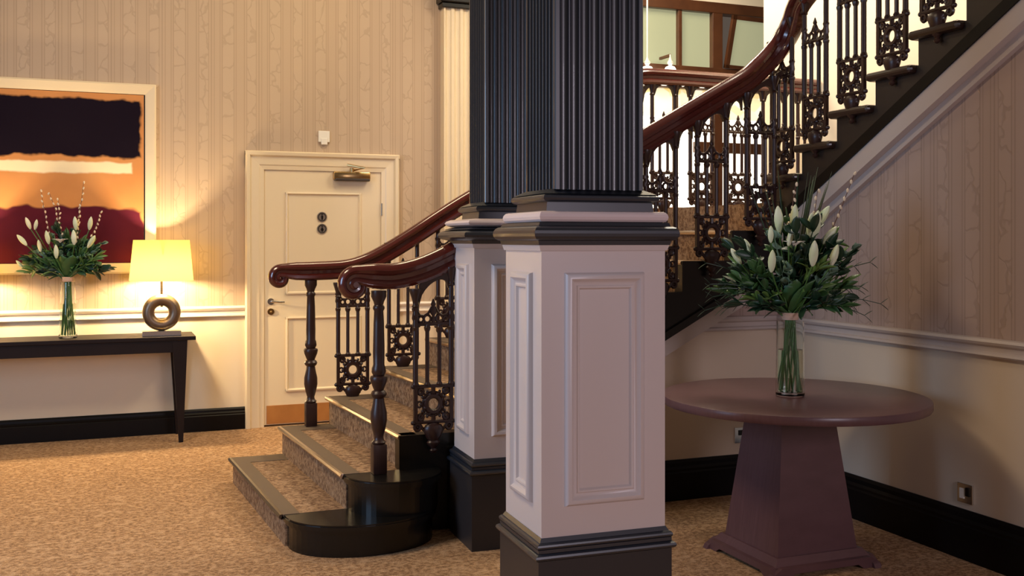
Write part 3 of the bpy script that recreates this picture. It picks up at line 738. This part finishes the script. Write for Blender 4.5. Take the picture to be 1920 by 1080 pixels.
# ------------------------------------------------------------------ console table
ct = thing('console_table', 'long dark wood console table with tapered legs below the painting', 'table', (-.26, 7.98, 0))
part('tabletop', 'console_wood', ct, box, -.863, .863, -.20, .20, .742, .77, .003)
part('apron', 'console_wood', ct, lambda bm: (box(bm, -.80, .80, -.185, -.165, .655, .742), box(bm, -.80, .80, .165, .185, .655, .742), box(bm, -.80, -.78, -.17, .17, .655, .742), box(bm, .78, .80, -.17, .17, .655, .742)))
for sx in (-1, 1):
    for sy in (-1, 1):
        part('leg', 'console_wood', ct, frustum, 0, .742, tuple(sorted((sx * .745, sx * .775))) + tuple(sorted((sy * .155, sy * .188))), tuple(sorted((sx * .70, sx * .805))) + tuple(sorted((sy * .12, sy * .19))))

# ------------------------------------------------------------------ table lamps
def table_lamp(x, label):
    t = thing('table_lamp', label, 'lamp', (x, 7.915, .77), 0)
    part('base_slab', 'chrome', t, box, -.135, .135, -.055, .055, 0, .036, .003)
    r = part('ring_body', 'bronze', t, torus, (0, 0, .170), .092, .043, 'Y', 48, 20, smooth=True)
    part('neck', 'brass', t, tube, [(0, 0, .21), (0, 0, .43)], .009, 10, smooth=True)
    def shade(bm):
        prof = [(.224, .405), (.196, .700)]
        n = 48
        for rr in (0, .003):
            rings = [[bm.verts.new(((r_ - rr) * math.cos(2 * PI * k / n), (r_ - rr) * math.sin(2 * PI * k / n), z)) for k in range(n)] for r_, z in prof]
            for k in range(n): bm.faces.new((rings[0][k], rings[0][(k + 1) % n], rings[1][(k + 1) % n], rings[1][k]))
            break
    part('lamp_shade', 'shade_fabric', t, shade, smooth=True)
    part('shade_ring', 'brass', t, lambda bm: (tube(bm, [(-.205, 0, .60), (.205, 0, .60)], .003, 5), tube(bm, [(0, -.205, .60), (0, .205, .60)], .003, 5)))
    part('light_bulb', 'bulb', t, ball, (0, 0, .455), .020, (1, 1, 1.4), smooth=True)
    pt = point('lamp_bulb_light', (x, 7.93, .77 + .52), 78, (1, .76, .44), .040)
    pt.location = (0, 0, .455); pt.parent = t
    return t
table_lamp(.372, 'lit table lamp with cream drum shade and bronze ring base, right of the vase')
table_lamp(-.93, 'lit table lamp at the far left end of the console table')

# ------------------------------------------------------------------ round table
rt = thing('round_table', 'round dark wood pedestal table carrying the large lily vase', 'table', (2.965, 3.94, 0))
part('tabletop', 'round_table_wood', rt, lathe, [(.585, .708), (.600, .711), (.605, .718), (.605, .742), (.602, .748), (.596, .75)], 0, 0, 96, smooth=True)
part('pedestal', 'round_table_wood', rt, frustum, .075, .708, (-.235, .195, -.205, .205), (-.155, .125, -.13, .14))
def base(bm):
    # bracket plinth with arched cut-outs
    x0_, x1_, y0_, y1_ = -.315, .285, -.285, .295; h = .05
    frustum(bm, .045, .078, (x0_ + .045, x1_ - .045, y0_ + .045, y1_ - .045), (x0_ + .07, x1_ - .07, y0_ + .07, y1_ - .07))
    for ya, th in ((y0_ + .02, .035), (y1_ - .055, .035)):
        prism(bm, [(x0_, ya, 0), (x0_ + .10, ya, 0), (x0_ + .13, ya, .02), (x1_ - .13, ya, .02), (x1_ - .10, ya, 0), (x1_, ya, 0), (x1_ - .01, ya, .018), (x1_ - .06, ya, .048), (x0_ + .06, ya, .048), (x0_ + .01, ya, .018)], (0, th, 0))
    for xa, th in ((x0_ + .02, .035), (x1_ - .055, .035)):
        prism(bm, [(xa, y0_, 0), (xa, y0_ + .10, 0), (xa, y0_ + .13, .02), (xa, y1_ - .13, .02), (xa, y1_ - .10, 0), (xa, y1_, 0), (xa, y1_ - .01, .018), (xa, y1_ - .06, .048), (xa, y0_ + .06, .048), (xa, y0_ + .01, .018)], (th, 0, 0))
part('bracket_base', 'round_table_wood', rt, base)

# ------------------------------------------------------------------ sockets
so = thing('wall_socket', 'chrome wall socket above the skirting at far right', 'socket', (XS, 3.62, .30))
part('face_plate', 'chrome', so, box, -.010, 0, -.045, .045, -.045, .045, .002)
part('rocker', 'black_gloss', so, box, -.016, -.008, -.030, -.006, -.01, .03, .002)
part('socket_insert', 'white_plastic', so, box, -.014, -.008, .002, .030, -.025, .022, .002)
so = thing('wall_socket', 'small wall socket half hidden behind the round table pedestal', 'socket', (3.43, YS, .335))
part('face_plate', 'chrome', so, box, -.045, .045, -.010, 0, -.045, .045, .002)
part('rocker', 'black_gloss', so, box, -.02, .02, -.014, -.008, -.0, .03, .002)

# ------------------------------------------------------------------ vases and bouquets
def orient(d):
    return Vector(d).normalized().to_track_quat('Z', 'X').to_matrix()
def leaf(bm, base_, d, ln, wd, droop=.25, fold=.15, roll=0):
    d = Vector(d).normalized(); side = d.cross(Vector((0, 0, 1)))
    if side.length < .1: side = Vector((1, 0, 0))
    side = (Matrix.Rotation(roll, 3, d) @ side.normalized()); up = side.cross(d)
    prev = None; n = 6; P0 = Vector(base_)
    for i in range(n + 1):
        t = i / n; w_ = wd * max(0, math.sin(PI * min(1, t * .92 + .06))) ** .8 if i < n else wd * .03
        c_ = P0 + d * ln * t - Vector((0, 0, 1)) * droop * ln * t * t
        row = [bm.verts.new(c_ - side * w_ + up * fold * w_), bm.verts.new(c_), bm.verts.new(c_ + side * w_ + up * fold * w_)]
        if prev:
            for k in (0, 1): bm.faces.new((prev[k], prev[k + 1], row[k + 1], row[k]))
        prev = row
def bud(bm, base_, d, ln, r):
    m3 = orient(d); seg = 9
    prof = [(.25, 0), (.55, .08), (.85, .25), (1, .45), (.92, .65), (.62, .84), (.25, .96), (.02, 1)]
    rings = []
    for a, t in prof:
        rings.append([bm.verts.new(Vector(base_) + m3 @ Vector((r * a * math.cos(2 * PI * k / seg) * (1 + .10 * math.cos(6 * PI * k / seg)), r * a * math.sin(2 * PI * k / seg), ln * t))) for k in range(seg)])
    for i in range(len(prof) - 1):
        for k in range(seg): bm.faces.new((rings[i][k], rings[i][(k + 1) % seg], rings[i + 1][(k + 1) % seg], rings[i + 1][k]))
    bm.faces.new(rings[0][::-1]); bm.faces.new(rings[-1])
def thick(o, t=.0012):
    md = o.modifiers.new('thickness', 'SOLIDIFY'); md.thickness = t
    return o
def vase(loc, h, r0, r1, label, label2, seed, W_, H_, buds, twigs, nleaf, spiky):
    """vase of height h; bouquet with neck at about h, spreading W_ wide and H_ high"""
    t = thing('glass_vase', label, 'vase', loc)
    def body(bm):
        prof = [(r0 * .9, .0), (r0, .006), (r0 * .98, .3 * h), (r1, h), (r1 - .004, h), (r0 * .98 - .005, .3 * h), (r0 - .006, .02), (.002, .018)]
        seg = 32
        rings = [[bm.verts.new((r * math.cos(2 * PI * k / seg), r * math.sin(2 * PI * k / seg), z)) for k in range(seg)] for r, z in prof]
        for i in range(len(prof) - 1):
            for k in range(seg): bm.faces.new((rings[i][k], rings[i][(k + 1) % seg], rings[i + 1][(k + 1) % seg], rings[i + 1][k]))
        bm.faces.new(rings[0][::-1]); bm.faces.new(rings[-1])
    part('glass_body', 'glass', t, body, smooth=True)
    part('water', 'water', t, lathe, [(r0 - .010, .022), (r0 * .98 - .008, .28 * h), (r0 * .98 - .009, .62 * h)], 0, 0, 32, smooth=True)
    rnd = random.Random(seed)
    b = thing('flower_bouquet', label2, 'flowers', (loc[0], loc[1], loc[2] + .025))
    zn = h * .96        # tie point
    rv = Vector((.93, -.368, 0)); fv = Vector((.368, .93, 0))
    def dirr(az_max, el=None):
        a = rnd.uniform(-1, 1) * az_max; f = rnd.uniform(-.6, .45)
        return (rv * math.sin(a) + fv * f * .8 + Vector((0, 0, math.cos(a)))).normalized()
    for k in range(16):
        bm = newbm(); a = 2 * PI * k / 16; rb = r0 * .80 * rnd.uniform(.55, 1)
        p0 = Vector((rb * math.cos(a), rb * math.sin(a), .0)); p1 = Vector((.020 * math.cos(a + 1.2), .020 * math.sin(a + 1.2), zn))
        dd = dirr(.9); p2 = p1 + dd * .16
        tube(bm, [p0, p0.lerp(p1, .5) + Vector((rnd.uniform(-.006, .006), rnd.uniform(-.006, .006), 0)), p1, p2], .0038, 6)
        obj('flower_stem', bm, 'stem', b, True)
    bm = newbm()
    for q in range(4): torus(bm, (0, 0, zn + .0 + q * .008), .033 + .002 * (q % 2), .0052, 'Z', 20, 6)
    obj('raffia_tie', bm, 'raffia', b, True)
    top = Vector((0, 0, zn + .02))
    # foliage: leafy branches in several tones, eucalyptus sprigs each on their own stem
    def branch(bm, e, mt_, nn, l0, l1, wd, rad=.0026):
        sag = rnd.uniform(.0, .05)
        pts = [top + (e - top) * (q / 6) + Vector((0, 0, sag * math.sin(PI * q / 6))) for q in range(7)]
        tube(bm, pts, rad, 4)
        d0 = (e - top).normalized()
        for q in range(nn):
            f = .35 + .65 * q / max(1, nn - 1); p_ = top + (e - top) * f + Vector((0, 0, sag * math.sin(PI * f)))
            for sg in (-1, 1):
                dd = d0 * rnd.uniform(.4, 1.0) + Vector((rnd.uniform(-1, 1), rnd.uniform(-1, 1), rnd.uniform(-.5, .9))) * .75
                leaf(bm, p_, dd, rnd.uniform(l0, l1), wd * rnd.uniform(.8, 1.15), rnd.uniform(0, .35), .2, rnd.uniform(-1.3, 1.3))
        leaf(bm, pts[-1] - d0 * .01, d0, l1, wd, .1, .2, rnd.uniform(-1, 1))
    def tip(amax, r0_, r1_, dep):
        a = rnd.uniform(-1, 1) * amax; rr = rnd.uniform(r0_, r1_)
        up_ = max(.10, math.cos(a)) * H_ * rr
        return top + rv * (W_ / 2 * rr * math.sin(a)) + fv * rnd.uniform(-dep, dep) + Vector((0, 0, up_))
    dep = .14 if spiky else .06
    for nm, mt_, cnt, l0, l1, wd in (('dark_foliage', 'leaf_dark', int(nleaf * .12), .06, .10, .020), ('green_foliage', 'leaf', int(nleaf * .09), .06, .10, .018), ('bright_foliage', 'leaf_bright', int(nleaf * .055), .06, .11, .012)):
        bm = newbm()
        for k in range(cnt): branch(bm, tip(1.45, .40, .86, dep), mt_, 5, l0, l1, wd)
        thick(obj(nm, bm, mt_, b, True))
    for u, zz, dd_ in ((-.10, .36, -.10), (-.05, .22, -.14), (.28, .30, -.04), (-.24, .22, .0), (.16, .20, -.1)):
        bm = newbm(); branch(bm, top + rv * u * W_ / .74 + fv * dd_ * dep / .14 + Vector((0, 0, zz * H_ / .52)), 'leaf_grey', 5, .038, .05, .021)
        thick(obj('eucalyptus_sprig', bm, 'leaf_grey', b, True))
    # broad leaves at the collar
    bm = newbm()
    for u, v, zz, ln, wd in ((.0, -1.1, .95, .23, .052), (.62, -1.1, .9, .25, .055), (-.9, -.45, .35, .17, .032), (.95, -.3, .5, .19, .035), (.1, .7, .9, .19, .04)):
        leaf(bm, top - Vector((0, 0, .01)), rv * u * .6 + fv * v * .45 + Vector((0, 0, zz)), ln, wd, .12, .22)
    thick(obj('broad_leaf_collar', bm, 'leaf', b, True))
    # buds: (x across, z up) as fractions, direction lean
    for (u, zz, lean, depth, ln) in buds:
        d_ = rv * lean + fv * (-.25) + Vector((0, 0, 1))
        p_ = top + rv * u + fv * depth + Vector((0, 0, zz - .02)) - d_.normalized() * ln * .5
        bm = newbm(); bud(bm, p_, d_, ln, ln * .17)
        o = obj('lily_bud', bm, 'lily_bud', b, True)
        bm = newbm(); q = p_ - d_.normalized() * .02
        tube(bm, [top + (p_ - top) * .15, top.lerp(p_, .6) + Vector((0, 0, -.02)), p_ + d_.normalized() * .004], .0035, 6)
        obj('bud_stem', bm, 'stem', o, True)
    # half-open lily
    bm = newbm(); c_ = top + Vector((0, 0, H_ * .60)) + fv * (-.10) + rv * (-.01)
    for k in range(6):
        a = 2 * PI * k / 6; leaf(bm, c_, Vector((math.cos(a) * .8, math.sin(a) * .8, .8)), .075, .013, .35, .3)
    thick(obj('open_lily', bm, 'lily_petal', b, True))
    # twigs with catkins
    for (u, zz, curve) in twigs:
        bm = newbm(); p_ = top + rv * u + Vector((0, 0, zz)) - fv * .02
        mid = top.lerp(p_, .5) + rv * curve
        pts = []
        for k in range(11):
            s_ = k / 10; pts.append((top * (1 - s_) ** 2 + mid * 2 * s_ * (1 - s_) + p_ * s_ * s_))
        tube(bm, pts, [.004 - .0025 * k / 10 for k in range(11)], 5); o = obj('willow_twig', bm, 'twig', b, True)
        for k in range(9):
            s_ = .52 + .48 * k / 8; q = top * (1 - s_) ** 2 + mid * 2 * s_ * (1 - s_) + p_ * s_ * s_
            c_ = share('catkin', 'catkin', 'catkin', lambda bm: ball(bm, (0, 0, 0), .0065, (1, 1, 1.7), 7, 5), o)
            c_.location = q + Vector((rnd.uniform(-.008, .008), rnd.uniform(-.006, .006), 0)); c_.rotation_euler = (0, rnd.uniform(-.6, .6), 0)
    # fine side sprays
    if spiky:
        bm = newbm()
        for sgn in (-1, 1):
            for k in range(7):
                e = top + rv * sgn * rnd.uniform(.26, .40) * W_ / .72 + fv * rnd.uniform(-.08, .08) + Vector((0, 0, rnd.uniform(-.02, .26)))
                pts = [top + (e - top) * (s_ / 5) + Vector((0, 0, .05 * math.sin(PI * s_ / 5))) for s_ in range(6)]
                tube(bm, pts, .0022, 4)
                for s_ in (2, 3, 4, 5):
                    for qq in (-1, 1):
                        leaf(bm, pts[s_], rv * sgn + Vector((rnd.uniform(-.3, .3), 0, qq * .8 + rnd.uniform(-.3, .3))), .045, .006, .1, .1)
        for k in range(18):
            e = top + rv * rnd.uniform(-.20, .20) + fv * rnd.uniform(-.03, .08) + Vector((0, 0, H_ * rnd.uniform(.95, 1.18)))
            leaf(bm, top + Vector((0, 0, .06)), e - top, (e - top).length, .008, -.02, .2)
        thick(obj('fern_spray', bm, 'leaf_dark', b, True))
    return t, b
vase((2.938, 3.925, .75), .345, .066, .062, 'tall clear glass vase on the round table', 'large bouquet of white lily buds tied with raffia, on the round table', 5, .74, .52,
     [(-.067, .46, -.12, -.05, .125), (.012, .475, .06, -.02, .11), (.072, .43, .02, -.08, .12), (.107, .435, .10, -.04, .135), (.165, .385, .7, -.06, .10), (.160, .295, .25, -.14, .105), (.058, .305, .02, -.17, .12), (-.125, .27, .0, -.16, .105), (-.262, .29, -.7, -.05, .09), (-.115, .39, -.05, -.10, .08), (-.20, .33, -.5, -.02, .09), (.15, .47, .55, -.0, .12), (-.03, .38, .2, -.12, .09)],
     [(.29, .65, .03), (.02, .60, -.04), (.12, .57, .03)], 230, True)
vase((-.2586, 7.93, .77), .40, .062, .048, 'clear glass vase on the console table', 'bouquet of white lily buds and pale twigs on the console table', 11, .66, .42,
     [(-.26, .41, -.3, -.05, .09), (-.29, .29, -.8, -.08, .10), (-.20, .40, .3, -.06, .08), (-.10, .31, -.1, -.10, .10), (.075, .41, .0, -.05, .10), (.085, .31, .05, -.10, .11), (.175, .41, .25, -.04, .10), (.20, .28, .7, -.08, .11), (-.03, .21, .05, -.12, .10), (-.16, .25, -.1, -.09, .09), (-.33, .12, -.8, -.03, .07)],
     [(-.18, .62, -.06), (-.12, .60, .05), (-.06, .56, -.02), (.12, .68, .02), (.09, .50, .03), (.24, .47, .05)], 190, False)
